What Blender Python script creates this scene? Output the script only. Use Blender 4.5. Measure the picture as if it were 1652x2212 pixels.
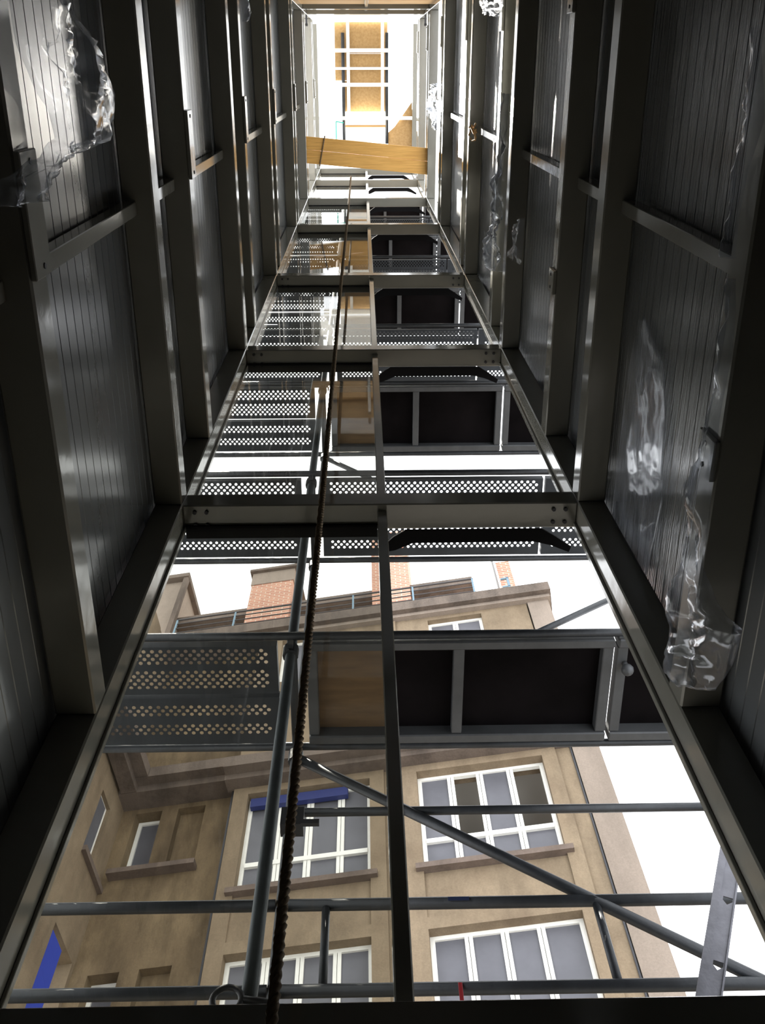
import bpy, math, random
from mathutils import Vector, Matrix, noise

random.seed(7)
for o in list(bpy.data.objects): bpy.data.objects.remove(o)
SC = bpy.context.scene
COL = SC.collection

# ------------------------------------------------------------------ camera, sky, exposure
# world: X right, Y towards the glazed front of the shaft, Z up, metres; the camera is the origin
FPX, CXP, CYP = 2107.0, 826.0, 1106.0
zd = Vector((-45, -960, FPX)).normalized()
yd = Vector((5, 4625, FPX)); yd -= zd*yd.dot(zd); yd.normalize()
xd = yd.cross(zd)
cam_d = bpy.data.cameras.new('camera')
cam_d.sensor_fit = 'VERTICAL'; cam_d.sensor_height = 24; cam_d.sensor_width = 24
cam_d.lens = FPX/2212*24; cam_d.clip_start = 0.05; cam_d.clip_end = 500
cam = bpy.data.objects.new('camera', cam_d); COL.objects.link(cam)
right = Vector((xd.x, yd.x, zd.x)); down = Vector((xd.y, yd.y, zd.y)); fwd = Vector((xd.z, yd.z, zd.z))
m = Matrix.Identity(4)
for i in range(3):
    m[i][0] = right[i]; m[i][1] = -down[i]; m[i][2] = -fwd[i]
cam.matrix_world = m
SC.camera = cam

SKY = 3.6
w = bpy.data.worlds.new('sky'); SC.world = w; w.use_nodes = True
bg = w.node_tree.nodes['Background']
bg.inputs[0].default_value = (.95, .975, 1.0, 1); bg.inputs[1].default_value = SKY
SC.view_settings.view_transform = 'Standard'; SC.view_settings.look = 'None'
SC.view_settings.gamma = 1; SC.view_settings.use_curve_mapping = False
SC.view_settings.exposure = 0.0
sun_d = bpy.data.lights.new('sun', 'SUN'); sun_d.energy = 50; sun_d.angle = math.radians(.6); sun_d.color = (1, .95, .85)
sun = bpy.data.objects.new('sun', sun_d); COL.objects.link(sun)
sun.rotation_euler = Vector((-.20, .032, 1.0)).to_track_quat('Z', 'Y').to_euler()     # high sun, left of the shaft

# surveying: the point where the line of sight through a photo pixel meets a given plane
def ray(x, y): return right*((x-CXP)/FPX) + down*((y-CYP)/FPX) + fwd
def atY(x, y, Y): r = ray(x, y); return r*(Y/r.y)
def atZ(x, y, Z): r = ray(x, y); return r*(Z/r.z)
def atX(x, y, X): r = ray(x, y); return r*(X/r.x)

# ------------------------------------------------------------------ materials
def lin(c):
    return tuple((v/12.92 if v <= .04045 else ((v+.055)/1.055)**2.4) for v in c)
def mat(name, col, rough=.5, metal=0, spec=.5, var=.0, scale=6, bump=0, bscale=40, stretch=(1,1,1), col2=None, coat=0):
    M = bpy.data.materials.new(name); M.use_nodes = True
    nt = M.node_tree; b = nt.nodes['Principled BSDF']
    b.inputs['Base Color'].default_value = (*col, 1); b.inputs['Roughness'].default_value = rough
    b.inputs['Metallic'].default_value = metal; b.inputs['Specular IOR Level'].default_value = spec
    if coat: b.inputs['Coat Weight'].default_value = coat; b.inputs['Coat Roughness'].default_value = .12
    tc = nt.nodes.new('ShaderNodeTexCoord'); mp = nt.nodes.new('ShaderNodeMapping')
    mp.inputs['Scale'].default_value = stretch
    nt.links.new(tc.outputs['Object'], mp.inputs[0])
    if var or col2:
        n = nt.nodes.new('ShaderNodeTexNoise'); n.inputs['Scale'].default_value = scale
        n.inputs['Detail'].default_value = 5; n.inputs['Roughness'].default_value = .6
        nt.links.new(mp.outputs[0], n.inputs['Vector'])
        cr = nt.nodes.new('ShaderNodeValToRGB')
        c2 = col2 if col2 else tuple(v*(1-var) for v in col)
        cr.color_ramp.elements[0].color = (*c2, 1); cr.color_ramp.elements[1].color = (*(col if col2 else tuple(min(1, v*(1+var)) for v in col)), 1)
        cr.color_ramp.elements[0].position = .3; cr.color_ramp.elements[1].position = .7
        nt.links.new(n.outputs['Fac'], cr.inputs[0]); nt.links.new(cr.outputs[0], b.inputs['Base Color'])
    if bump:
        n2 = nt.nodes.new('ShaderNodeTexNoise'); n2.inputs['Scale'].default_value = bscale
        n2.inputs['Detail'].default_value = 4
        nt.links.new(mp.outputs[0], n2.inputs['Vector'])
        bp = nt.nodes.new('ShaderNodeBump'); bp.inputs['Strength'].default_value = bump; bp.inputs['Distance'].default_value = .02
        nt.links.new(n2.outputs['Fac'], bp.inputs['Height']); nt.links.new(bp.outputs[0], b.inputs['Normal'])
    return M

M = {}
M['paint']  = mat('painted_steel', (.195,.192,.168), .12, 0, .5, .06, 3, .03, 12)
M['panel']  = mat('coated_panel', (.12,.128,.135), .2, 0, 1.0, .05, 2, .02, 8)
M['panel_film'] = mat('film_covered_panel', (.11,.116,.118), .17, 0, 1.0, .05, 2, .25, 30, (1,.12,3))
M['gasket'] = mat('black_rubber', (.006,.006,.007), .8, 0, .1)
M['galv']   = mat('galvanised_steel', (.13,.13,.15), .5, .4, .5, .2, 14, .05, 60)
M['alu']    = mat('aluminium', (.075,.078,.083), .55, .3, .4, .15, 8, .05, 40)
M['tube']   = mat('scaffold_tube_steel', (.028,.031,.036), .5, .3, .5, .3, 9, .08, 50)
M['tube_galv'] = mat('galvanised_tube', (.07,.082,.09), .45, .4, .5, .2, 10, .05, 50)
M['steel_plank'] = mat('zinc_sheet', (.03,.035,.042), .55, .3, .4, .2, 6)
M['ply_black'] = mat('film_faced_plywood', (.005,.004,.0045), .7, 0, .04, .5, 3, .05, 20)
M['ply_reflect'] = mat('plywood_with_reflection', (.14,.085,.04), .55, 0, .4, .25, 4, .05, 30, (1,6,1))
M['osb']    = mat('osb_board', (.40,.26,.12), .75, 0, .3, .0, 22, .15, 60, (1,1,1), (.30,.185,.075))
M['plank']  = mat('yellow_pine', (.80,.47,.14), .55, 0, .4, .0, 5, .06, 30, (.5,8,8), (.58,.31,.08))
M['timber'] = mat('rough_timber', (.52,.31,.12), .7, 0, .3, .2, 6, .1, 30, (.6,6,6))
M['rope']   = mat('hemp_rope', (.16,.115,.07), .9, 0, .2, .3, 40)
M['red']    = mat('red_tape', (.28,.015,.02), .5); M['bluetape'] = mat('blue_tape', (.012,.02,.06), .5)
M['stucco'] = mat('tan_render', (.255,.197,.133), .9, 0, .2, .0, 1.6, .2, 45, (1,1,1), (.185,.138,.092))
M['stucco2'] = mat('weathered_render', (.25,.185,.11), .9, 0, .2, .0, 1.1, .25, 40, (1,1,.6), (.115,.082,.05))
M['stucco3'] = mat('pale_render', (.275,.225,.185), .9, 0, .2, .0, 1.2, .15, 40, (1,1,1), (.245,.2,.163))
M['cornice'] = mat('stained_stone', (.14,.11,.09), .9, 0, .2, .0, 2.5, .25, 30, (1,1,1), (.14,.11,.09))
M['sill']   = mat('brown_stone', (.15,.115,.095), .85, 0, .2, .15, 5)
M['white']  = mat('white_gloss_paint', (.78,.77,.72), .4, 0, .5, .05, 6)
M['roller'] = mat('blue_fabric', (.015,.025,.13), .6); M['shutter'] = mat('blue_shutter', (.03,.06,.42), .5)
M['room']   = mat('dim_interior', (.20,.185,.17), .9); M['room_white'] = mat('room_ceiling_paint', (.5,.48,.44), .9); M['curtain'] = mat('grey_blind', (.17,.165,.165), .8, 0, .3, .1, 2)
M['rail']   = mat('blue_grey_rail', (.12,.2,.26), .5, .3)
M['darkmetal'] = mat('dark_metal', (.04,.04,.045), .5, .5)
M['concrete'] = mat('concrete', (.20,.19,.18), .9, 0, .2, .2, 3, .2, 30)
M['asphalt'] = mat('asphalt', (.06,.058,.055), .9, 0, .2, .2, 3, .2, 60)
M['netting'] = mat('green_netting', (.02,.42,.32), .7)

def mat_brick():
    K = bpy.data.materials.new('brick_masonry'); K.use_nodes = True
    nt = K.node_tree; b = nt.nodes['Principled BSDF']; b.inputs['Roughness'].default_value = .9
    tc = nt.nodes.new('ShaderNodeTexCoord'); mp = nt.nodes.new('ShaderNodeMapping')
    mp.inputs['Rotation'].default_value = (math.radians(90), 0, 0)
    br = nt.nodes.new('ShaderNodeTexBrick'); br.inputs['Scale'].default_value = 1
    br.inputs['Brick Width'].default_value = .23; br.inputs['Row Height'].default_value = .085; br.inputs['Mortar Size'].default_value = .012
    br.inputs['Color1'].default_value = (.34,.145,.095,1); br.inputs['Color2'].default_value = (.42,.20,.13,1); br.inputs['Mortar'].default_value = (.45,.36,.28,1)
    nt.links.new(tc.outputs['Object'], mp.inputs[0]); nt.links.new(mp.outputs[0], br.inputs['Vector'])
    nt.links.new(br.outputs['Color'], b.inputs['Base Color'])
    return K
M['brick'] = mat_brick()
def weather(K, lo, fine=.12):
    # soot in vertical runs and a fine grain multiplied over the render's own colour
    nt = K.node_tree; b = nt.nodes['Principled BSDF']; src = b.inputs['Base Color'].links[0].from_socket
    tc = nt.nodes.new('ShaderNodeTexCoord'); mp = nt.nodes.new('ShaderNodeMapping'); mp.inputs['Scale'].default_value = (1.5, 1.5, .45)
    nt.links.new(tc.outputs['Object'], mp.inputs[0])
    for sc_, a, c0, c1, vec in ((1.3, lo, .36, .56, mp.outputs[0]), (38, 1-fine, .35, .65, tc.outputs['Object'])):
        n = nt.nodes.new('ShaderNodeTexNoise'); n.inputs['Scale'].default_value = sc_; n.inputs['Detail'].default_value = 7; n.inputs['Roughness'].default_value = .68
        nt.links.new(vec, n.inputs['Vector'])
        mr = nt.nodes.new('ShaderNodeMapRange'); mr.inputs[1].default_value = c0; mr.inputs[2].default_value = c1; mr.inputs[3].default_value = a; mr.inputs[4].default_value = 1.03
        nt.links.new(n.outputs['Fac'], mr.inputs[0])
        mx = nt.nodes.new('ShaderNodeMix'); mx.data_type = 'RGBA'; mx.blend_type = 'MULTIPLY'; mx.inputs['Factor'].default_value = 1
        nt.links.new(src, mx.inputs['A']); nt.links.new(mr.outputs[0], mx.inputs['B']); src = mx.outputs['Result']
    nt.links.new(src, b.inputs['Base Color'])
weather(M['stucco'], .78); weather(M['stucco2'], .62); weather(M['stucco3'], .86); weather(M['sill'], .75); weather(M['cornice'], .6)

def mat_glass(name, tint, dust=.04, dcol=(.5,.55,.55), streak=True, rough=.0, refl=1.0):
    K = bpy.data.materials.new(name); K.use_nodes = True
    nt = K.node_tree; nt.nodes.remove(nt.nodes['Principled BSDF']); out = nt.nodes['Material Output']
    tr = nt.nodes.new('ShaderNodeBsdfTransparent'); tr.inputs[0].default_value = (*tint, 1)
    gl = nt.nodes.new('ShaderNodeBsdfGlossy'); gl.inputs['Roughness'].default_value = rough
    gl.inputs[0].default_value = (refl, refl, refl, 1)
    lw = nt.nodes.new('ShaderNodeLayerWeight'); lw.inputs[0].default_value = .5      # Schlick, the same from both sides of the sheet
    pw_ = nt.nodes.new('ShaderNodeMath'); pw_.operation = 'POWER'; pw_.inputs[1].default_value = 5
    fr = nt.nodes.new('ShaderNodeMath'); fr.operation = 'MULTIPLY_ADD'; fr.inputs[1].default_value = .5; fr.inputs[2].default_value = .03
    nt.links.new(lw.outputs['Facing'], pw_.inputs[0]); nt.links.new(pw_.outputs[0], fr.inputs[0])
    mx = nt.nodes.new('ShaderNodeMixShader')
    nt.links.new(fr.outputs[0], mx.inputs[0]); nt.links.new(tr.outputs[0], mx.inputs[1]); nt.links.new(gl.outputs[0], mx.inputs[2])
    df = nt.nodes.new('ShaderNodeBsdfDiffuse'); df.inputs[0].default_value = (*dcol, 1)
    m2 = nt.nodes.new('ShaderNodeMixShader')
    tc = nt.nodes.new('ShaderNodeTexCoord'); mp = nt.nodes.new('ShaderNodeMapping')
    mp.inputs['Scale'].default_value = (5, 5, .7) if streak else (4, 4, 4)
    n = nt.nodes.new('ShaderNodeTexNoise'); n.inputs['Scale'].default_value = 2.2; n.inputs['Detail'].default_value = 8
    nt.links.new(tc.outputs['Object'], mp.inputs[0]); nt.links.new(mp.outputs[0], n.inputs['Vector'])
    mr = nt.nodes.new('ShaderNodeMapRange'); mr.inputs[1].default_value = .4; mr.inputs[2].default_value = .75
    mr.inputs[3].default_value = dust*.3; mr.inputs[4].default_value = dust*2
    nt.links.new(n.outputs['Fac'], mr.inputs[0]); nt.links.new(mr.outputs[0], m2.inputs[0])
    nt.links.new(mx.outputs[0], m2.inputs[1]); nt.links.new(df.outputs[0], m2.inputs[2])
    nt.links.new(m2.outputs[0], out.inputs[0])
    return K
M['glass'] = mat_glass('dusty_glass', (.79,.79,.765), .011)
M['pane'] = mat('obscured_glass', (.11,.11,.125), .38, 0, .3, .15, 1.5)
M['film'] = mat_glass('clear_plastic_film', (.90,.91,.93), .07, (.75,.8,.9), False, .12)

# ------------------------------------------------------------------ mesh helpers
class MB:
    def __init__(s): s.v = []; s.f = []
    def add(s, v, f):
        n = len(s.v); s.v += [tuple(p) for p in v]; s.f += [tuple(i+n for i in q) for q in f]; return s
    def box(s, a, b):
        x0,y0,z0 = [min(p,q) for p,q in zip(a,b)]; x1,y1,z1 = [max(p,q) for p,q in zip(a,b)]
        return s.add([(x0,y0,z0),(x1,y0,z0),(x1,y1,z0),(x0,y1,z0),(x0,y0,z1),(x1,y0,z1),(x1,y1,z1),(x0,y1,z1)],
                     [(3,2,1,0),(4,5,6,7),(0,1,5,4),(1,2,6,5),(2,3,7,6),(3,0,4,7)])
    def bevbox(s, a, b, r=.008):
        # box with its twelve edges chamfered
        lo = [min(p,q) for p,q in zip(a,b)]; hi = [max(p,q) for p,q in zip(a,b)]
        r = min(r, *[(h-l)*.45 for l,h in zip(lo,hi)])
        vs = []; idx = {}
        for sx in (0,1):
            for sy in (0,1):
                for sz in (0,1):
                    c = [(lo,hi)[k][i] for i,k in enumerate((sx,sy,sz))]
                    sg = [1-2*k for k in (sx,sy,sz)]
                    for ax in range(3):
                        p = [c[i] + (0 if i == ax else sg[i]*r) for i in range(3)]
                        idx[(sx,sy,sz,ax)] = len(vs); vs.append(p)
        fs = []
        for ax in range(3):
            u,v_ = [(1,2),(2,0),(0,1)][ax]
            for k in (0,1):
                q = []
                for (cu,cv) in ((0,0),(1,0),(1,1),(0,1)):
                    key = [0,0,0]; key[ax] = k; key[u] = cu; key[v_] = cv
                    q.append(idx[(*key,ax)])
                fs.append(q if k else q[::-1])
        for ax in range(3):
            u,v_ = [(1,2),(2,0),(0,1)][ax]
            for cu in (0,1):
                for cv in (0,1):
                    k0 = [0,0,0]; k1 = [0,0,0]; k0[u]=k1[u]=cu; k0[v_]=k1[v_]=cv; k1[ax]=1
                    q = [idx[(*k0,u)], idx[(*k1,u)], idx[(*k1,v_)], idx[(*k0,v_)]]
                    fs.append(q if (cu==cv) else q[::-1])
        for key in [(a_,b_,c_) for a_ in (0,1) for b_ in (0,1) for c_ in (0,1)]:
            q = [idx[(*key,i)] for i in range(3)]
            fs.append(q if sum(key)%2 else q[::-1])
        return s.add(vs, fs)
    def obox(s, o, ex, ey, ez, a, b):
        # box in a local frame
        t = MB().box(a, b)
        return s.add([o+ex*p[0]+ey*p[1]+ez*p[2] for p in t.v], t.f)
    def tube(s, p, q, r, n=10, cap=True):
        p = Vector(p); q = Vector(q); d = (q-p).normalized()
        u = d.orthogonal().normalized(); v_ = d.cross(u)
        vs = [c + (u*math.cos(2*math.pi*i/n) + v_*math.sin(2*math.pi*i/n))*r for c in (p,q) for i in range(n)]
        fs = [(i,(i+1)%n,n+(i+1)%n,n+i) for i in range(n)]
        if cap: fs += [tuple(range(n-1,-1,-1)), tuple(range(n,2*n))]
        return s.add(vs, fs)
    def prism(s, pts, axis, a, b):
        # polygon extruded along a vector from a to b (points are Vectors)
        n = len(pts); axis = Vector(axis)
        vs = [Vector(p)+axis*a for p in pts] + [Vector(p)+axis*b for p in pts]
        return s.add(vs, [tuple(range(n-1,-1,-1)), tuple(range(n,2*n))] + [(i,(i+1)%n,n+(i+1)%n,n+i) for i in range(n)])
    def mesh(s, name):
        me = bpy.data.meshes.new(name); me.from_pydata(s.v, [], s.f); me.validate(); me.update(); return me
    def obj(s, name, m_, parent=None, smooth=False):
        return link(name, s.mesh(name), m_, parent, smooth)

def link(name, me, m_, parent=None, smooth=False):
    if m_ is not None and not me.materials: me.materials.append(M[m_] if isinstance(m_, str) else m_)
    if smooth:
        for p in me.polygons: p.use_smooth = True
    o = bpy.data.objects.new(name, me); COL.objects.link(o)
    if parent is not None: o.parent = parent; o.matrix_parent_inverse = parent.matrix_world.inverted() if parent.type != 'EMPTY' else Matrix.Identity(4)
    return o
def empty(name, label, cat=None, group=None, kind=None):
    o = bpy.data.objects.new(name, None); COL.objects.link(o); o.empty_display_size = .2
    return tag(o, label, cat, group, kind)
def tag(o, label, cat=None, group=None, kind=None):
    o['label'] = label
    if cat: o['category'] = cat
    if group: o['group'] = group
    if kind: o['kind'] = kind
    return o
def part(name, a, b, m_, parent, bev=.006):
    return MB().bevbox(a, b, bev).obj(name, m_, parent)

# ------------------------------------------------------------------ the shaft
XL, XR, YF, YB, T = -.92, 1.072, 2.0, -.82, .14        # clear inside faces and the 140 mm box section
ZB, ZTOP = -1.6, 22.6
FRONT = [1.475, 4.485, 7.444, 10.436, 14.10, 17.10, 20.03, 22.46]
SIDE_A = [-1.5, 1.475, 4.49, 7.45, 10.46, 13.95, 17.05, 20.0, 22.46]
SIDE_B = [2.745, 5.46, 8.17, 10.98, 14.42, 17.5, 20.45]

wf = empty('wall_front', 'glazed front of the lift shaft, grey steel frame with crossbeams at every floor', 'wall', kind='structure')
for x0, x1 in ((XL-T, XL), (XR, XR+T)):
    part('column', (x0, YF, ZB), (x1, YF+T, ZTOP), 'paint', wf)
for z in FRONT:
    bm_ = part('crossbeam', (XL, YF, z), (XR, YF+T, z+T), 'paint', wf)
    if z < 12:
        for sx in (XL+.06, XL+.12, XR-.06, XR-.12):
            for yy in (.035, .105):
                MB().tube((sx, YF+yy, z-.012), (sx, YF+yy, z), .011, 6).obj('bolt', 'darkmetal', bm_)
lev = [ZB] + FRONT
MX = .083
for i in range(1, len(FRONT)):
    z0, z1 = FRONT[i-1]+T, FRONT[i]
    part('mullion', (MX-.024, YF+.035, z0), (MX+.024, YF+.115, z1), 'paint', wf, .004)
    # glazing beads round both bays
    for xa, xb in ((XL, XL+.012), (XR-.014, XR)):
        part('glazing_bead', (xa, YF+.110, z0), (xb, YF+T-.004, z1), 'paint', wf, .002)
    gp = part('glass_pane', (XL+.002, YF+.112, z0-.004), (MX-.022, YF+.120, z1+.004), 'glass', wf, .001)
    # black strip under the beam of the right bay: flush in the middle, its ends bent outwards
    zz = z1-.012
    P = [(.10,2.265),(.15,2.255),(.24,2.215),(.86,2.212),(.95,2.235),(1.045,2.275),(1.055,2.245),(.97,2.185),(.90,2.142),(.20,2.142),(.14,2.18),(.095,2.225)]
    MB().prism([Vector((x, y, zz)) for x, y in P], (0,0,1), 0, .012).obj('sealing_strip', 'gasket', wf)
    part('black_lining', (XL+.01, YF+.105, z1-.02), (MX-.024, YF+T+.035, z1-.002), 'gasket', wf, .002)
part('sheet_panel', (XL, YF+.04, ZB), (XR, YF+.10, FRONT[0]), 'panel', wf, .003)  # unseen lower panel, added to keep the interior dark

def groove_panel(xin, sgn, z0, z1, name, m_, parent, y0=YB-T, y1=YF+T, th=.08, pitch=.1):
    # sandwich panel with fine grooves running along Y; sgn = +1 when the room is on the +X side
    pr = [(xin, z0)]
    k = math.ceil((z0+.02)/pitch)
    while k*pitch < z1-.02:
        z = k*pitch
        pr += [(xin, z-.004), (xin-sgn*.005, z-.0015), (xin-sgn*.005, z+.0015), (xin, z+.004)]; k += 1
    pr += [(xin, z1), (xin-sgn*th, z1), (xin-sgn*th, z0)]
    mb = MB(); n = len(pr)
    vs = [(x, y0, z) for x, z in pr] + [(x, y1, z) for x, z in pr]
    fs = []
    for i in range(n):
        q = (i, (i+1)%n, n+(i+1)%n, n+i); fs.append(q if sgn > 0 else q[::-1])
    mb.add(vs, fs)
    return mb.obj(name, m_, parent)

def side_wall(name, label, xi, sgn, film):
    W = empty(name, label, 'wall', kind='structure')
    xo = xi - sgn*T
    lv = sorted([(z, 'A') for z in SIDE_A] + [(z, 'B') for z in SIDE_B])
    for z, t in lv:
        b = part('rail_beam', (xi, YB, z), (xo, YF, z+T), 'paint', W, .007)
        if t == 'B':
            spans = [(.20,.54)] if sgn > 0 else ([(-.62,-.25), (1.03,1.16)] if z < 6 else [(-.62,-.25)])
            for (a, c) in spans:
                pl = part('bracket_plate', (xi+sgn*.018, a, z-.004), (xi, c, z+T), 'paint', W, .003)
                for yy in (a+.03, c-.03):
                    MB().tube((xi+sgn*.018, yy, z+.075), (xi+sgn*.021, yy, z+.075), .009, 8).obj('bolt_hole', 'darkmetal', pl)
    zs = [z for z, t in lv]
    for i in range(len(zs)-1):
        z0, z1 = zs[i]+T, zs[i+1]
        if z1-z0 < .05 or z0 > (17.3 if sgn > 0 else 14.3): continue          # cladding left off the top storeys to let in more light
        groove_panel(xo-sgn*.010, sgn, z0-.06, z1+.06, 'cladding_panel', 'panel_film' if (film and i % 2 == 0) else 'panel', W)
        if z1 > 1.6:
            part('post', (xo+sgn*.0, .535, z0), (xo+sgn*.062, .595, z1), 'paint', W, .003)
    return W
wl = side_wall('wall_left', 'left side of the shaft with grooved grey panels between horizontal steel beams', XL, 1, False)
wr = side_wall('wall_right', 'right side of the shaft with film-streaked grooved panels between horizontal steel beams', XR, -1, True)

wb = empty('wall_back', 'back of the shaft behind the viewer, timber boards across its top opening', 'wall', kind='structure')
for x0, x1 in ((XL-T, XL), (XR, XR+T)):
    part('column', (x0, YB-T, ZB), (x1, YB, ZTOP-1.8), 'paint', wb)
for z in SIDE_A[:6]:
    part('crossbeam', (XL, YB-T, z), (XR, YB, z+T), 'paint', wb)
part('sheet_panel', (XL-T, YB-T-.09, ZB), (XR+T, YB-T-.005, 15.1), 'panel', wb, .003)
part('osb_board', (XL-T, YB-T-.03, 15.12), (XR+T, YB-T-.012, 18.45), 'osb', wb, .002)
part('timber_board', (XL-.02, YB-.11, 15.95), (XR+.02, YB-.07, 16.9), 'timber', wb, .004)
part('crossbeam', (XL, YB-.1, 17.25), (XR, YB-.02, 17.5), 'paint', wb)
part('crossbeam', (XL, YB-T, 18.45), (XR, YB, 18.6), 'paint', wb)
part('white_board', (XL-T, YB-T-.03, 18.62), (XR+T, YB-T-.01, 22.35), 'white', wb, .002)  # added board, cuts the sky's reflection in the front glass
part('mullion', (.055, YB-.09, 15.1), (.105, YB-.04, 18.45), 'paint', wb)
for sx in (XL-.02, XR+.03):
    o = MB().tube((sx, -1.02, 18.75), (sx, -.66, 18.75), .014, 8).tube((sx-.02, -.67, 18.75), (sx+.02, -.67, 18.75), .022, 8).obj('threaded_rod', 'darkmetal', wb)

fl = tag(MB().box((XL-.3, YB-.3, ZB-.12), (XR+.3, YF+.14, ZB)).obj('floor', 'concrete'), 'bare concrete floor at the bottom of the shaft', 'floor', kind='structure')
gr = tag(MB().box((-45, YF+.14, ZB-.3), (45, 60, ZB-.12)).obj('ground', 'asphalt'), 'grey paved courtyard ground outside the shaft', 'ground', kind='structure')

# ------------------------------------------------------------------ open roof
ce = empty('ceiling', 'open top of the shaft, white steel bars carrying tan boards against the sky', 'ceiling', kind='structure')
ZR = 22.5
for x in (-.283, .437): part('long_bar', (x-.033, YB-T, ZR), (x+.033, 1.0, ZR+.06), 'white', ce)
for y, h in ((-.325,.038), (.017,.026), (.33,.038)): part('cross_bar', (-.57, y-h, ZR-.05), (.572, y+h, ZR), 'white', ce)
part('cross_bar', (XL, .95, ZR-.05), (XR, 1.02, ZR+.01), 'white', ce)
part('cross_bar', (XL, YB-T, ZR-.1), (XR, YB-.03, ZR), 'white', ce)
for x0, x1, y0, y1 in ((-.25,.405,-.88,-.27), (-.25,.405,-.265,.35), (-.25,.405,.355,.86)):
    part('osb_sheet', (x0, y0, ZR+.10), (x1, y1, ZR+.12), 'osb', ce, .002)
for x0, x1, y0, y1 in ((-.56,-.255,-.88,.02), (-.56,-.255,.025,.25), (-.40,-.255,.255,.86), (.41,.545,-.88,.35), (.41,.545,.355,.86)):
    part('osb_sheet', (x0, y0, ZR+.13), (x1, y1, ZR+.15), 'osb', ce, .002)
for x in (-.39, .53):
    MB().tube((x, -.66, ZR+.05), (x, 1.5, ZR+.05), .034, 10).obj('tube', 'tube', ce, True)
part('white_board', (-.36, .875, ZR-.08), (.50, 1.12, ZR-.055), 'white', ce, .003)
part('white_board', (-.36, 1.16, ZR-.08), (.48, 1.46, ZR-.055), 'white', ce, .003)
part('timber_strip', (-.36, 1.10, ZR-.05), (.50, 1.17, ZR-.02), 'timber', ce, .003)
MB().prism([Vector(p) for p in ((1.07,.66,0),(1.08,1.98,0),(.60,1.98,0),(.555,1.46,0),(.56,1.28,0),(.70,1.16,0))], (0,0,1), ZR+.06, ZR+.08).obj('osb_sheet', 'osb', ce)
MB().tube((-.56, 1.05, ZR), (-.56, 1.5, ZR), .012, 6).tube((-.56, 1.05, ZR), (-.40, 1.08, ZR), .012, 6).obj('netting_cord', 'netting', ce)

# ------------------------------------------------------------------ plank and rope
pk = MB()
L0, L1 = Vector((-1.03,1.02,0)), Vector((1.17,1.225,0))
pw = .415
d = (L1-L0).normalized(); nrm_ = Vector((-d.y, d.x, 0))
plk = empty('wooden_plank', 'yellow pine plank lying across the shaft high up, rope knotted round one end', 'plank')
for k in range(2):
    a0, a1 = (0, pw*.485) if k == 0 else (pw*.485+.004, pw)
    MB().prism([L0+nrm_*a0, L1+nrm_*a0, L1+nrm_*a1, L0+nrm_*a1], (0,0,1), 17.195, 17.24).obj('board', 'plank', plk)
MB().prism([L0+d*.10, L0+d*.115, L0+d*.115+nrm_*pw*.98, L0+d*.10+nrm_*pw*.98], (0,0,1), 17.19, 17.196).obj('nail_strip', 'timber', plk)

def rope_mesh(pts, r, turns_per_m, n=8, step=.03):
    # three strands twisted about a polyline
    mb = MB(); P = [Vector(p) for p in pts]; path = []
    for a, b in zip(P, P[1:]):
        k = max(1, int((b-a).length/step))
        path += [a.lerp(b, i/k) for i in range(k)]
    path.append(P[-1])
    for s_ in range(3):
        ring = []; dist = 0
        for i, p in enumerate(path):
            t = (path[min(i+1, len(path)-1)]-path[max(i-1, 0)]).normalized()
            u = t.cross(Vector((.3,1,.2))).normalized(); v_ = t.cross(u)
            if i: dist += (p-path[i-1]).length
            ph = dist*turns_per_m*2*math.pi + s_*2*math.pi/3
            c = p + (u*math.cos(ph)+v_*math.sin(ph))*r*.5
            ring.append([c + (u*math.cos(2*math.pi*j/6)+v_*math.sin(2*math.pi*j/6))*r*.56 for j in range(6)])
        vs = [q for rg in ring for q in rg]; fs = []
        for i in range(len(ring)-1):
            for j in range(6): fs.append((i*6+j, i*6+(j+1)%6, (i+1)*6+(j+1)%6, (i+1)*6+j))
        mb.add(vs, fs)
    return mb
RX, RY = -.196, 1.74
ro = empty('rope', 'long twisted brown rope hanging down the shaft from the pine plank', 'rope')
rope_mesh([(RX-.005, RY, -.6), (RX+.004, RY-.004, 4), (RX-.004, RY, 9), (RX, RY, 13.5), (RX, RY-.08, 17.19)], .0145, 13, step=.02).obj('strand', 'rope', ro, True)
c0 = L0 + d*.36
rope_mesh([c0+nrm_*-.02+Vector((.05,0,17.185)), c0+nrm_*(pw+.02)+Vector((0,0,17.185)), c0+nrm_*(pw+.02)+Vector((0,0,17.255)), c0+nrm_*-.02+Vector((.05,0,17.255)), c0+nrm_*-.02+Vector((.05,0,17.185))], .012, 12).obj('loop', 'rope', ro, True)

# ------------------------------------------------------------------ scaffold outside the glass
YI, YO = 2.45, 3.0
DZ = [1.88 + 2.0*i for i in range(10)]                     # undersides of the decks
BAYS = [(-1.93, -.42), (-.285, 1.165), (1.183, 1.605)]
ORD = ['lowest', 'second', 'third', 'fourth', 'fifth', 'sixth', 'seventh', 'eighth', 'ninth', 'tenth']

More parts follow.
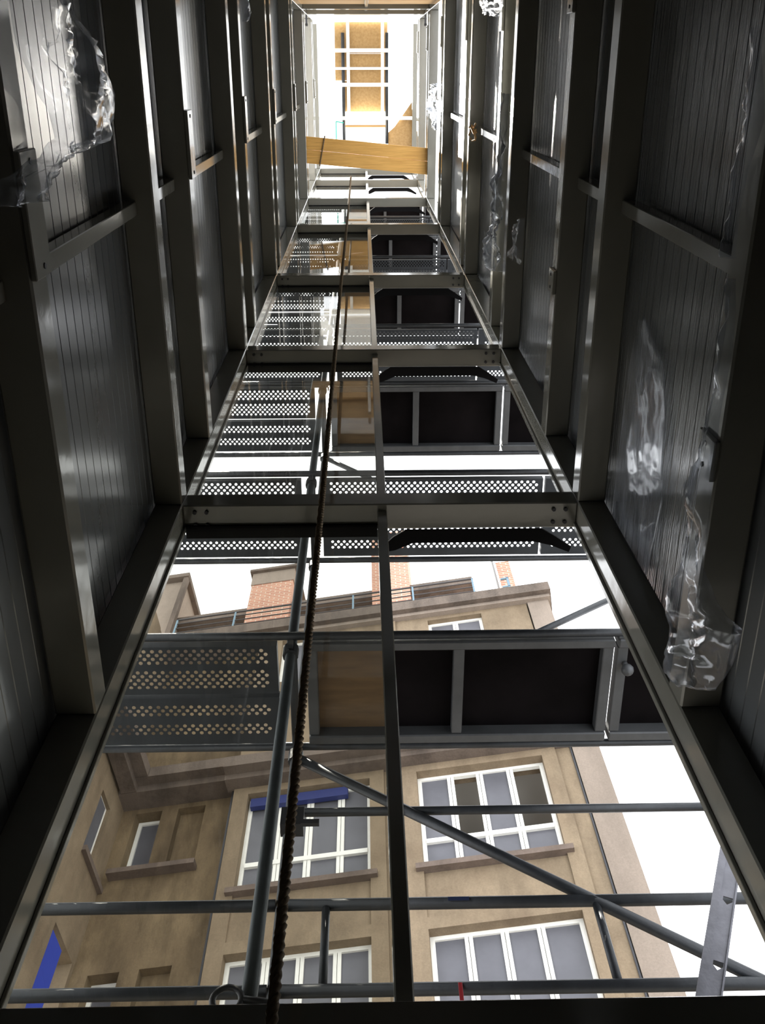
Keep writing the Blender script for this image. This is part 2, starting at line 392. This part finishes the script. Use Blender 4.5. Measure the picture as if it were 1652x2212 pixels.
def perforated(L, Wd, bands, pitch=.039, rad=.0125, th=.002, h=.05):
    # steel plank: sheet with staggered rows of punched holes, two folded side lips
    mb = MB()
    nc = int(L/pitch)-2; x0 = (L-nc*pitch)/2
    rowh = pitch*.5*1.732*.62
    y = 0
    def rect(xa, xb, ya, yb): mb.add([(xa,ya,0),(xb,ya,0),(xb,yb,0),(xa,yb,0)], [(3,2,1,0)])
    cur = 0
    for (ya, yb) in bands:
        nr = max(2, int((yb-ya)/rowh)); yy = ya
        rect(0, L, cur, ya)
        for r_ in range(nr):
            off = (r_ % 2)*pitch*.5
            rect(0, x0+off, yy, yy+rowh); rect(x0+off+nc*pitch, L, yy, yy+rowh)
            ry = min(rad, rowh*.46)
            for c in range(nc):
                xa = x0+off+c*pitch; cx, cy = xa+pitch/2, yy+rowh/2
                outer = [(xa,yy),(cx,yy),(xa+pitch,yy),(xa+pitch,cy),(xa+pitch,yy+rowh),(cx,yy+rowh),(xa,yy+rowh),(xa,cy)]
                inner = [(cx+ry*math.cos(math.radians(a)), cy+ry*math.sin(math.radians(a))) for a in (225,270,315,0,45,90,135,180)]
                mb.add([(p[0],p[1],0) for p in outer+inner], [(8+i, 8+(i+1)%8, (i+1)%8, i) for i in range(8)])
            yy += rowh
        cur = yy
    rect(0, L, cur, Wd)
    for ya in (0, Wd):
        mb.add([(0,ya,0),(L,ya,0),(L,ya,h),(0,ya,h)], [(0,1,2,3)])
    for xa in (0, L):
        mb.add([(xa,0,0),(xa,Wd,0),(xa,Wd,h),(xa,0,h)], [(0,1,2,3)])
    return mb

PL = {}
def steel_plank(bi, far, z, label):
    x0, x1 = BAYS[bi]; L = x1-x0
    key = (round(L,3), far)
    y0, Wd, bands = (YI, .262, [(.012,.112), (.128,.235)]) if not far else (YI+.285, .27, [(.04,.12), (.15,.215)])
    if key not in PL:
        PL[key] = perforated(L, Wd, bands).mesh('plank_sheet'); PL[key].materials.append(M['steel_plank'])
    o = bpy.data.objects.new('scaffold_plank', PL[key]); COL.objects.link(o); o.location = (x0, y0, z)
    return tag(o, label, 'scaffold plank', 'perforated steel planks of the scaffold decks')

def platform(bi, z, label, red=False):
    x0, x1 = BAYS[bi]
    P = empty('scaffold_platform', label, 'scaffold platform', 'plywood platforms of the scaffold decks')
    for ya, yb in ((YI-.012, YI+.035), (YO-.03, YO+.02)):
        fr_ = part('side_rail', (x0, ya, z), (x1, yb, z+.10), 'alu', P, .006)
        if red and ya < YI:
            a = atY(1110, 1367, YI-.0135); c = atY(1213, 1379, YI-.0135)
            part('red_sticker', (a.x, YI-.0135, z+.035), (c.x, YI-.0115, z+.08), 'red', fr_, .0005)['label'] = 'faded red sticker strip'
    xs = [x0, (x0+x1)/2-.03, x1-.05] if bi == 1 else [x0, x1-.05]
    for xa in xs: part('cross_rail', (xa, YI+.035, z+.012), (xa+.05, YO-.03, z+.075), 'alu', P, .004)
    if bi == 1:
        part('plywood_sheet', (x0+.02, YI+.035, z+.075), (MX, YO-.03, z+.09), 'ply_reflect', P, .001)  # brown colour paints in the wood reflected by the glass bay
        part('plywood_sheet', (MX+.001, YI+.035, z+.075), (x1-.02, YO-.03, z+.09), 'ply_black', P, .001)
    else:
        part('plywood_sheet', (x0+.02, YI+.035, z+.075), (x1-.02, YO-.03, z+.09), 'ply_black', P, .001)
    return P

for i, z in enumerate(DZ):
    o_ = ORD[i]
    for far in (0, 1):
        steel_plank(0, far, z, f"perforated steel plank behind the dusty glass, {'outer' if far else 'inner'} one of the {o_} deck")
    if i % 2 == 1:
        platform(1, z, f"plywood platform right of the mullion, {o_} scaffold deck" + (', red sticker on its edge' if i == 1 else ''), i == 1)
        platform(2, z, f"dark plywood platform beside the right column, {o_} scaffold deck")
    else:
        for far in (0, 1):
            steel_plank(1, far, z, f"perforated steel plank right of the mullion, {'outer' if far else 'inner'} one of the {o_} deck")
            steel_plank(2, far, z, f"perforated steel plank beside the right column, {'outer' if far else 'inner'} one of the {o_} deck")

sc = empty('scaffold', 'tubular steel scaffold with posts, rails and diagonal braces outside the glass', 'scaffold')
def tube(name, p, q, r=.0242, m_='tube'):
    return MB().tube(p, q, r, 12).obj(name, m_, sc, True)
ZS1 = DZ[-1]+1.2
for x in (-1.96, -.35, 1.64, 3.1):
    tube('upright', (x, YI, ZB-.12), (x, YI, ZS1), .0242, 'tube_galv')
    u = tube('upright', (x, YO+.05, ZB-.12), (x, YO+.05, ZS1))
    for z in DZ:
        for yy in (YI, YO+.05):
            c = MB().tube((x, yy, z-.09), (x, yy, z-.02), .036, 10)
            c.box((x-.012, yy-.055, z-.075), (x+.012, yy+.055, z-.035))
            c.obj('coupler', 'tube', sc)
        tube('transom', (x, YI-.02, z+.03), (x, YO+.07, z+.03), .022)
for i, z in enumerate(DZ):
    for yy in (YI-.036, YO+.05):
        tube('ledger', (-1.96, yy, z+.03), (3.1, yy, z+.03), .02)
for a, b in ((-1.96, -.375), (-.325, 3.1)):
    tube('guard_rail', (a, YO+.05, 2.905), (b, YO+.05, 2.905)); tube('guard_rail', (a, YO+.05, 2.505), (b, YO+.05, 2.505))
gr2 = tube('guard_rail', (-.30, YO+.05, 3.44), (1.62, YO+.05, 3.44), .02)
part('blue_tag', (.315, YO+.024, 2.893), (.40, YO+.0255, 2.912), 'bluetape', sc, .0002)
part('red_tape', (.32, YO+.023, 2.43), (.335, YO+.027, 2.51), 'red', sc, .001)
for x in (-.172, .91): tube('rail_strut', (x, YO+.05, 2.505), (x, YO+.05, 2.905), .017)
tube('diagonal_brace', (-.33, YO+.05, 3.81), (1.50, YO+.05, 2.47), .024)
tube('diagonal_brace', (.80, YO+.05, 4.79), (1.54, YO+.05, 5.34), .02)
for (a, b) in (((700,988),(770,948)), ((700,988),(800,1034))):
    tube('diagonal_brace', atY(*a, YO+.05), atY(*b, YO+.05), .02)
tube('guard_rail', atY(690,1024,YO+.05), atY(1165,1019,YO+.05), .012)
# wedge clamp and ring nut on the posts by the rope
cl = MB(); p = atY(632, 1775, YO+.02)
cl.box(p+Vector((-.05,-.04,-.06)), p+Vector((.05,.03,.05))); cl.box(p+Vector((.04,-.05,-.065)), p+Vector((.12,-.03,-.04)))
cl.obj('wedge_clamp', 'darkmetal', sc)
rg = MB(); pc = atY(490, 2160, YI-.03)
ring = []
for i in range(16):
    a = 2*math.pi*i/16; cpt = pc + Vector((math.cos(a)*.042, 0, math.sin(a)*.042))
    rad = (cpt-pc).normalized()
    ring.append([cpt + (rad*math.cos(b)+Vector((0,1,0))*math.sin(b))*.010 for b in [2*math.pi*j/6 for j in range(6)]])
rg.add([q for r_ in ring for q in r_], [(i*6+j, i*6+(j+1)%6, ((i+1)%16)*6+(j+1)%6, ((i+1)%16)*6+j) for i in range(16) for j in range(6)])
rg.tube(pc+Vector((.045,0,0)), pc+Vector((.14,.02,0)), .012, 8)
rg.obj('ring_bolt', 'darkmetal', sc, True)

# leaning punched steel stringer right of the window bay
A = atY(1527, 2172, 2.62); B = atY(1584, 1800, 2.62)
dz = (B-A).normalized(); ex = Vector((0,1,0)).cross(dz).normalized(); ey = dz.cross(ex)
Ls = (B-A).length
st = MB()
st.obox(A, ex, ey, dz, (-.038,-.02,0), (-.012,.03,Ls)); 
web = [(-.012,.0),(.036,.0)]
zz = 0; hol = [Ls*.20, Ls*.56]
edges = [0] + [h for q in hol for h in (q-.018, q+.018)] + [Ls]
for i in range(0, len(edges)-1):
    if i % 2 == 0: st.obox(A, ex, ey, dz, (-.012,-.004,edges[i]), (.036,0,edges[i+1]))
    else:
        st.obox(A, ex, ey, dz, (-.012,-.004,edges[i]), (-.002,0,edges[i+1])); st.obox(A, ex, ey, dz, (.030,-.004,edges[i]), (.036,0,edges[i+1]))
        zc = (edges[i]+edges[i+1])/2
        for sx in (-.002, .030):
            t = [A+ex*sx+dz*edges[i]+ey*-.004, A+ex*.014+dz*edges[i]+ey*-.004, A+ex*sx+dz*(zc)+ey*-.004]
            st.prism(t, ey, 0, .004)
st.obox(A, ex, ey, dz, (.034,-.012,0), (.040,.012,Ls))
sto = tag(st.obj('punched_stringer', 'galv'), 'leaning galvanised steel stringer with punched holes by the right column', 'stringer')
lp = MB()
c = atZ(1355, 1447, DZ[1]-.045)
n = 12
for i in range(n):
    for j in range(6):
        pass
vs = []; fs = []
for j in range(7):
    th = math.pi*j/6
    for i in range(n):
        vs.append(c + Vector((math.sin(th)*math.cos(2*math.pi*i/n), math.sin(th)*math.sin(2*math.pi*i/n), math.cos(th)))*.03)
for j in range(6):
    for i in range(n): fs.append((j*n+i, (j+1)*n+i, (j+1)*n+(i+1)%n, j*n+(i+1)%n))
lp.add(vs, fs); lp.tube(c+Vector((0,0,.028)), c+Vector((0,0,.06)), .014, 8)
lamp = tag(lp.obj('light_bulb', 'alu', None, True), 'small round bulb fixed under the dark deck beside the right column', 'bulb')

# ------------------------------------------------------------------ clear plastic film left on the steelwork
def film(name, label, outline, X, bulge=.05, seed=0, wrap=.012, nu=16, nv=40):
    # outline: list of (left pixel, right pixel) pairs down the sheet, laid on the plane X and crumpled off it
    rows = []
    for k in range(nv+1):
        f = k/nv*(len(outline)-1); i = min(int(f), len(outline)-2); t = f-i
        a = Vector(outline[i][0]).lerp(Vector(outline[i+1][0]), t); b = Vector(outline[i][1]).lerp(Vector(outline[i+1][1]), t)
        rows.append((a, b))
    vs = []
    for k, (a, b) in enumerate(rows):
        for j in range(nu+1):
            q = a.lerp(b, j/nu); p = atX(q.x, q.y, X)
            e = math.sin(math.pi*j/nu)**.5
            n1 = noise.noise(Vector((p.y*6, p.z*6, seed*3.1))) + .55*abs(noise.noise(Vector((p.y*17, p.z*17, seed*1.7)))) + .3*noise.noise(Vector((p.y*40, p.z*40, seed)))
            s = -1 if X > 0 else 1
            p = p + Vector((s*(wrap + bulge*e*(.6+n1)), bulge*.25*noise.noise(Vector((p.z*9, p.y*9, seed+5))), bulge*.25*noise.noise(Vector((p.z*9, p.y*9, seed+9)))))
            vs.append(p)
    W_ = nu+1
    fs = [(k*W_+j, k*W_+j+1, (k+1)*W_+j+1, (k+1)*W_+j) for k in range(nv) for j in range(nu)]
    o = MB().add(vs, fs).obj(name, 'film')
    for pl in o.data.polygons: pl.use_smooth = True
    if label is None:
        return o
    s_ = o.modifiers.new('thickness', 'SOLIDIFY'); s_.thickness = .0008
    return tag(o, label, 'plastic film', 'clear plastic films left on the steel')
film('plastic_film', 'crumpled clear plastic sheet hanging on the left wall near the viewer',
     [((0,-60),(120,-60)), ((20,80),(150,40)), ((60,180),(205,120)), ((95,240),(243,205)), ((110,300),(222,300)), ((70,340),(110,350)), ((-20,395),(90,385)), ((-20,450),(85,430))], -.895, .06, 1)
film('plastic_film', 'long clear plastic film ending in a bag, hanging down the right wall',
     [((1592,600),(1600,600)), ((1565,780),(1592,760)), ((1535,930),(1560,920)), ((1505,1080),(1545,1080)), ((1478,1230),(1528,1220)), ((1462,1330),(1560,1310)), ((1450,1400),(1612,1360)), ((1452,1450),(1590,1440)), ((1480,1482),(1555,1490))], 1.055, .05, 2, nv=60)
film('plastic_film', 'narrow strip of clear film along the upper right edge of the right wall',
     [((1636,60),(1652,60)), ((1625,200),(1660,200)), ((1605,330),(1660,260)), ((1600,380),(1625,370)), ((1590,470),(1606,470)), ((1586,555),(1596,560))], 1.055, .03, 3)
tf = film('plastic_film', 'torn clear film dangling from a right wall beam with a crumpled lower end',
     [((1104,200),(1110,200)), ((1098,290),(1112,280)), ((1088,380),(1106,380)), ((1080,450),(1098,460)), ((1072,505),(1096,500)), ((1068,540),(1096,540)), ((1072,580),(1095,590))], 1.045, .10, 4)
flap = film('torn_flap', None,
     [((1120,485),(1138,470)), ((1116,520),(1134,510)), ((1105,550),(1130,570))], 1.045, .06, 8, nv=14, nu=8); flap.parent = tf
film('plastic_film', 'rounded scrap of clear film at the top edge of the right wall',
     [((1046,-30),(1092,-30)), ((1045,10),(1090,10)), ((1050,28),(1080,36))], 1.05, .05, 5, nv=20)
film('plastic_film', 'bright scrap of white film caught high on the right wall',
     [((954,178),(956,180)), ((940,205),(955,205)), ((931,222),(955,232)), ((944,245),(955,250)), ((946,280),(954,282))], 1.045, .10, 6, nv=24)
film('plastic_film', 'thin scrap of film caught on a left wall beam near the top',
     [((514,-20),(530,-20)), ((516,20),(526,20)), ((517,46),(520,48))], -.905, .05, 7, nv=14)
film('plastic_film', 'wrinkled film still stuck to the right wall panel in a bright patch',
     [((1385,690),(1400,690)), ((1362,800),(1440,790)), ((1350,900),(1446,900)), ((1338,1000),(1438,1000)), ((1330,1080),(1437,1085)), ((1325,1160),(1420,1165)), ((1330,1230),(1400,1250)), ((1345,1300),(1365,1305))], 1.212, .007, 9, nv=70, nu=30)
# knotted tape on a rail
kn = MB(); kc = atX(1026, 288, 1.05)
for i in range(14):
    a = kc + Vector((random.uniform(-.03,.0), random.uniform(-.07,.07), random.uniform(-.25,.25)))
    b = a + Vector((random.uniform(-.03,.03), random.uniform(-.06,.06), random.uniform(-.12,.12)))
    kn.tube(a, b, .008, 5)
tag(kn.obj('knotted_tape', 'timber'), 'dark crumpled tape knotted round a rail of the right wall', 'tape')

# ------------------------------------------------------------------ apartment building across the court
TH = math.radians(8.5)
FE = Vector((math.cos(TH), -math.sin(TH), 0)); FN = Vector((-math.sin(TH), -math.cos(TH), 0)); FO = Vector((0, 10, 0)); UP = Vector((0,0,1))
def fac(px, py, off=0):
    r = ray(px, py); t = (FO+FN*off).dot(FN)/r.dot(FN); p = r*t - FO; return p.dot(FE), p.z
def fbox(mb, s0, s1, z0, z1, o0, o1):
    return mb.obox(FO, FE, FN, UP, (s0, o0, z0), (s1, o1, z1))
ab = empty('apartment_building', 'tan rendered apartment block with white windows and roof terrace across the court', 'building')
def fpart(name, s0, s1, z0, z1, o0, o1, m_, parent=None):
    return fbox(MB(), s0, s1, z0, z1, o0, o1).obj(name, m_, parent or ab)
def wall_with_holes(name, s0, s1, z0, z1, o0, o1, holes, m_):
    ss = sorted({s0, s1, *[h[0] for h in holes], *[h[1] for h in holes]}); zs = sorted({z0, z1, *[h[2] for h in holes], *[h[3] for h in holes]})
    ss = [s for s in ss if s0 <= s <= s1]; zs = [z for z in zs if z0 <= z <= z1]
    mb = MB()
    for a, b in zip(ss, ss[1:]):
        run = None
        for c, e in zip(zs, zs[1:]):
            hole = any(h[0] <= (a+b)/2 <= h[1] and h[2] <= (c+e)/2 <= h[3] for h in holes)
            if hole:
                if run: fbox(mb, a, b, run[0], run[1], o0, o1); run = None
            else: run = (run[0], e) if run else (c, e)
        if run: fbox(mb, a, b, run[0], run[1], o0, o1)
    return mb.obj(name, m_, ab)

def window(s0, s1, z0, z1, o, divs, transom=None, open_=()):
    # casement window: frame, mullions and panes set back at offset o, a dim room behind
    fwid = .06
    mb = MB()
    fbox(mb, s0, s0+fwid, z0, z1, o-.03, o+.03); fbox(mb, s1-fwid, s1, z0, z1, o-.03, o+.03)
    fbox(mb, s0+fwid, s1-fwid, z1-fwid, z1, o-.03, o+.03); fbox(mb, s0+fwid, s1-fwid, z0, z0+fwid, o-.03, o+.03)
    xs = [s0] + [s0+(s1-s0)*t for t in divs] + [s1]
    for x in xs[1:-1]:
        fbox(mb, x-.052, x-.004, z0+fwid, z1-fwid, o-.03, o+.03); fbox(mb, x+.004, x+.052, z0+fwid, z1-fwid, o-.03, o+.03)
    wnd = mb.obj('window', 'white', ab)
    if transom is not None:
        fbox(MB(), s0+fwid, s1-fwid, transom-.04, transom+.04, o-.025, o+.045).obj('transom', 'white', wnd)
    zr = [(z0, z1)] if transom is None else [(z0, transom), (transom, z1)]
    for k, (a, b) in enumerate(zip(xs, xs[1:])):
        for (c, e) in zr:
            if (k in open_) and c != z0: continue
            fbox(MB(), a+.05, b-.05, c+.04, e-.04, o-.008, o).obj('pane', 'pane', wnd)
    fbox(MB(), s0-.3, s1+.3, z0-.3, z1+.3, o-1.7, o-1.68).obj('room_wall', 'room', wnd)
    fbox(MB(), s0-.3, s1+.3, z1+.25, z1+.28, o-1.68, o-.25).obj('room_ceiling', 'room_white', wnd)
    return wnd

# storeys and openings measured on the facade
Rl, Rr, Ll, Lr = .755, 2.69, -1.87, .03
Rzt, Rzs, H = 11.97, 10.02, 3.01
sR, sPil, sMid, sBay = 3.58, 3.15, .47, -2.12
sCor = fac(269, 1748, -.3)[0]                 # corner with the left wing
ztop, zc = 16.6, 12.14
holes = []
for n in range(3):
    for a, b in ((Rl, Rr), (Ll, Lr)): holes.append((a, b, Rzs-n*H, Rzt-n*H))
att = (1.2, 2.25); attz = (15.0, 16.42)
holes += [(att[0], att[1], *attz), (Ll+.2, Lr-.3, *attz)]
wall_with_holes('wall', sBay, sPil, ZB, ztop, -.30, 0, holes, 'stucco')
fpart('wall_strip', sPil+.025, sR, ZB, ztop, -.30, .03, 'stucco3')
fpart('return_wall', sR-.3, sR-.002, ZB, ztop, -6, -.3, 'stucco3')
# flat wall left of the bay, set back, with one window and one blind niche to each storey
NH = 3.05
n1 = (-3.795, -3.365); n2 = (-3.10, -2.66); nz = (10.95, 12.26)
hl = [(a, b, nz[0]-n*NH, nz[1]-n*NH) for n in range(3) for a, b in (n1, n2)]
wall_with_holes('wall', sCor-.1, sBay, ZB, ztop, -.62, -.3, hl, 'stucco2')
for n in range(3):
    fpart('blind_niche', n2[0], n2[1], nz[0]-n*NH, nz[1]-n*NH, -.6, -.44, 'stucco2')
    window(n1[0], n1[1], nz[0]-n*NH, nz[1]-n*NH, -.52, [], None, (0,))
    fpart('sill', n1[0]-.12, n2[1]+.06, nz[0]-.09-n*NH, nz[0]-n*NH, -.32, -.14, 'sill')
for n in range(3):
    dz_ = -n*H
    window(Rl, Rr, Rzs+dz_, Rzt+dz_, -.13, [.25,.485,.72] if n else [.26, .49, .73], 10.62+dz_-(.0 if n == 0 else .1), (1, 3) if n == 0 else ())
    window(Ll, Lr, Rzs+dz_, Rzt+dz_, -.13, [.28, .51, .76], 10.6+dz_-(.0 if n == 0 else .1), ())
    for a, b in ((Rl, Rr), (Ll, Lr)):
        fpart('sill', a-.10, b+.10, Rzs-.09+dz_, Rzs+dz_, -.1, .12, 'sill')
        fpart('lintel', a, b, Rzt+dz_, Rzt+.19+dz_ if n else zc-.02, 0, .045, 'stucco')
        fpart('spandrel_top', a, b, Rzt+.19+dz_-H+.02, Rzt+.62+dz_-H, 0, .012, 'stucco')
for a, b in ((Rl, Rr), (Ll, Lr)):
    for s0, s1 in ((a-.235, a), (b, b+.22)):      # raised strips running down either side of the windows
        fpart('pilaster', s0, s1, ZB, zc-.02, 0, .045, 'stucco')
fpart('roller_blind', Ll+.04, Lr-.35, Rzt-.24, Rzt-.06, -.095, -.01, 'roller')
for s in (sPil, sMid):
    fpart('wall_joint', s-.012, s+.012, ZB, zc-.02, 0, .02, 'darkmetal')
fpart('bay_joint', sBay-.03, sBay-.002, ZB, zc, -.3, .01, 'darkmetal')  # dark strip along the groove between bay and set-back wall
window(att[0], att[1], *attz, -.13, [.5], None, (1,)); window(Ll+.2, Lr-.3, *attz, -.13, [.33,.66])
# cornice between the storeys, and the terrace slab
fpart('cornice', sBay-.1, sPil, zc+.09, zc+.32, 0, .42, 'cornice'); fpart('cornice', sBay-.1, sPil, zc-.02, zc+.09, 0, .25, 'cornice')
fpart('cornice', sCor, sBay-.1, zc+.36, zc+.58, -.3, .22, 'cornice'); fpart('cornice', sCor, sBay-.1, zc+.22, zc+.36, -.3, .05, 'cornice')
fpart('cornice', sPil, sR+.02, zc+.02, zc+.10, 0, .08, 'stucco3')
fpart('attic_strip', sMid-.1, sMid+.1, zc+.35, ztop-.1, 0, .05, 'stucco')
fpart('terrace_slab', sCor, sR+.08, ztop+.04, ztop+.34, -3.5, .2, 'cornice')
fpart('slab_band', sCor, sR+.05, ztop-.06, ztop+.04, -.3, .10, 'stucco3')
# set-back penthouse with its flat roof, chimneys and railing
OB = -1.2
ps1, pz1 = fac(1018, 1245, OB); ps0 = fac(372, 1326, OB)[0]
fpart('penthouse_wall', ps0-.3, ps1-.25, ztop, pz1-.28, OB-4, OB-.35, 'stucco')
fpart('penthouse_roof', ps0-.3, ps1, pz1-.30, pz1, OB-4, OB, 'cornice')
for px0, px1 in ((432,525), (690,775)):
    a = fac(px0, 1350, OB-.34)[0]; b = fac(px1, 1330, OB-.34)[0]
    fpart('terrace_window', a, b, ztop+.35, pz1-.45, OB-.4, OB-.33, 'darkmetal')
def chimney(px0, px1, ztopc, off, capped, label):
    a = fac(px0, 1260, off)[0]; b = fac(px1, 1260, off)[0]
    c = fpart('chimney', a, b, ztop+.35, ztopc, off-.9, off, 'brick'); c['label'] = label
    if capped:
        fpart('chimney_cap', a-.02, b+.02, ztopc-.02, ztopc+.55, off-.92, off+.02, 'stucco3', c)
        fpart('cap_slab', a-.08, b+.1, ztopc+.55, ztopc+.65, off-1.0, off+.1, 'cornice', c)
    return c
OC = OB+.12
chimney(545, 632, fac(590, 1258, OC)[1], OC, True, 'broad brick chimney with rendered cap')
chimney(803, 884, fac(840, 1150, OC)[1], OC, False, 'tall brick chimney rising behind the mullion')
chimney(1081, 1112, fac(1095, 1212, -.9)[1], -.9, False, 'slim brick chimney at the right end of the roof')
c3 = fac(1078, 1275, -.8)[0]
MB().tube(FO+FE*c3+FN*-.8+UP*ztop, FO+FE*c3+FN*-.8+UP*(fac(1075,1205,-.8)[1]), .025, 6).obj('mast', 'darkmetal', ab)
rl = MB()
a = fac(1084, 1265, -.3)[0]; b = fac(1102, 1265, -.3)[0]
for zz in (.5, .85, 1.2): fbox(rl, a, b, ztop+.34+zz-.02, ztop+.34+zz+.02, -.3, -.26)
fbox(rl, b-.05, b, ztop+.34, ztop+1.58, -.3, -.26); rl.obj('small_railing', 'rail', ab)
# stair head at the left end of the roof
a = fac(366, 1240, -.9)[0]; b, zt = fac(411, 1240, -.9)
sh = fpart('stair_head', a-1.2, b-.12, ztop+.34, zt-.15, -3, -1.0, 'stucco3')
fpart('stair_head_roof', a-1.3, b, zt-.17, zt, -3.1, -.85, 'cornice', sh); fpart('stair_head_post', b-.13, b-.01, ztop+.34, zt-.17, -1.0, -.88, 'cornice', sh)
# terrace railing
r0 = fac(372, 1372, .1)[0]; r1, rz = fac(1021, 1250, .1)
zr0 = ztop+.34
rail = fpart('terrace_railing', r0, r1, rz-.03, rz, .09, .12, 'darkmetal')
for q in (.25, .5, .75): fpart('rail_bar', r0, r1, zr0+(rz-zr0)*q, zr0+(rz-zr0)*q+.016, .095, .115, 'darkmetal', rail)
for q in range(6):
    kx = r0+(r1-r0-.04)*q/5
    fpart('rail_post', kx, kx+.035, zr0, rz, .085, .12, 'rail', rail)
# left wing, at a right angle to the facade
WC = FO + FE*sCor + FN*-.3
def wing(px, py):
    r = ray(px, py); t = WC.dot(FE)/r.dot(FE); p = r*t - WC; return p.dot(FN), p.z
def wbox(mb, u0, u1, z0, z1, o0, o1): return mb.obox(WC, FN, FE, UP, (u0, o0, z0), (u1, o1, z1))
def wpart(name, *a, m_='stucco', parent=None): return wbox(MB(), *a).obj(name, m_, parent or ab)
wu, we = .86, 4.2
for za, zb in ((ZB, 7.9), (9.37, 10.72), (11.92, ztop)): wpart('wing_wall', 0, wu, za, zb, -.3, 0)
wpart('wing_wall', 0, .08, 7.9, 9.37, -.3, 0); wpart('wing_wall', 0, .44, 10.72, 11.92, -.3, 0)
wpart('wing_pilaster', wu, we, ZB, ztop, -.3, .012)
ww = wpart('window', .44, wu, 10.78, 11.92, -.10, -.06, m_='white'); wpart('pane', .50, wu-.02, 10.84, 11.88, -.06, -.05, m_='pane', parent=ww)
wpart('sill', .0, wu, 10.63, 10.72, -.05, .07, m_='sill')
wpart('shutter', .40, wu, 7.9, 9.3, -.07, -.03, m_='shutter'); wpart('sill', .05, wu, 7.8, 7.9, -.05, .07, m_='sill')
wpart('cornice', .53, we, zc+.36, zc+.58, 0.05, .5, m_='cornice'); wpart('cornice', .36, we, zc+.22, zc+.36, 0.05, .30, m_='cornice')

# unseen low block, added to keep low sky light out of the shaft
nb = empty('sky_blocker', 'added low block out of view, cutting sky light from the right of the court', 'building')
MB().box((9, 3.5, ZB-.12), (16, 22, 3.6)).obj('wall', 'stucco2', nb); MB().box((8.8, 3.3, 3.6), (16.2, 22.2, 3.8)).obj('roof', 'cornice', nb)
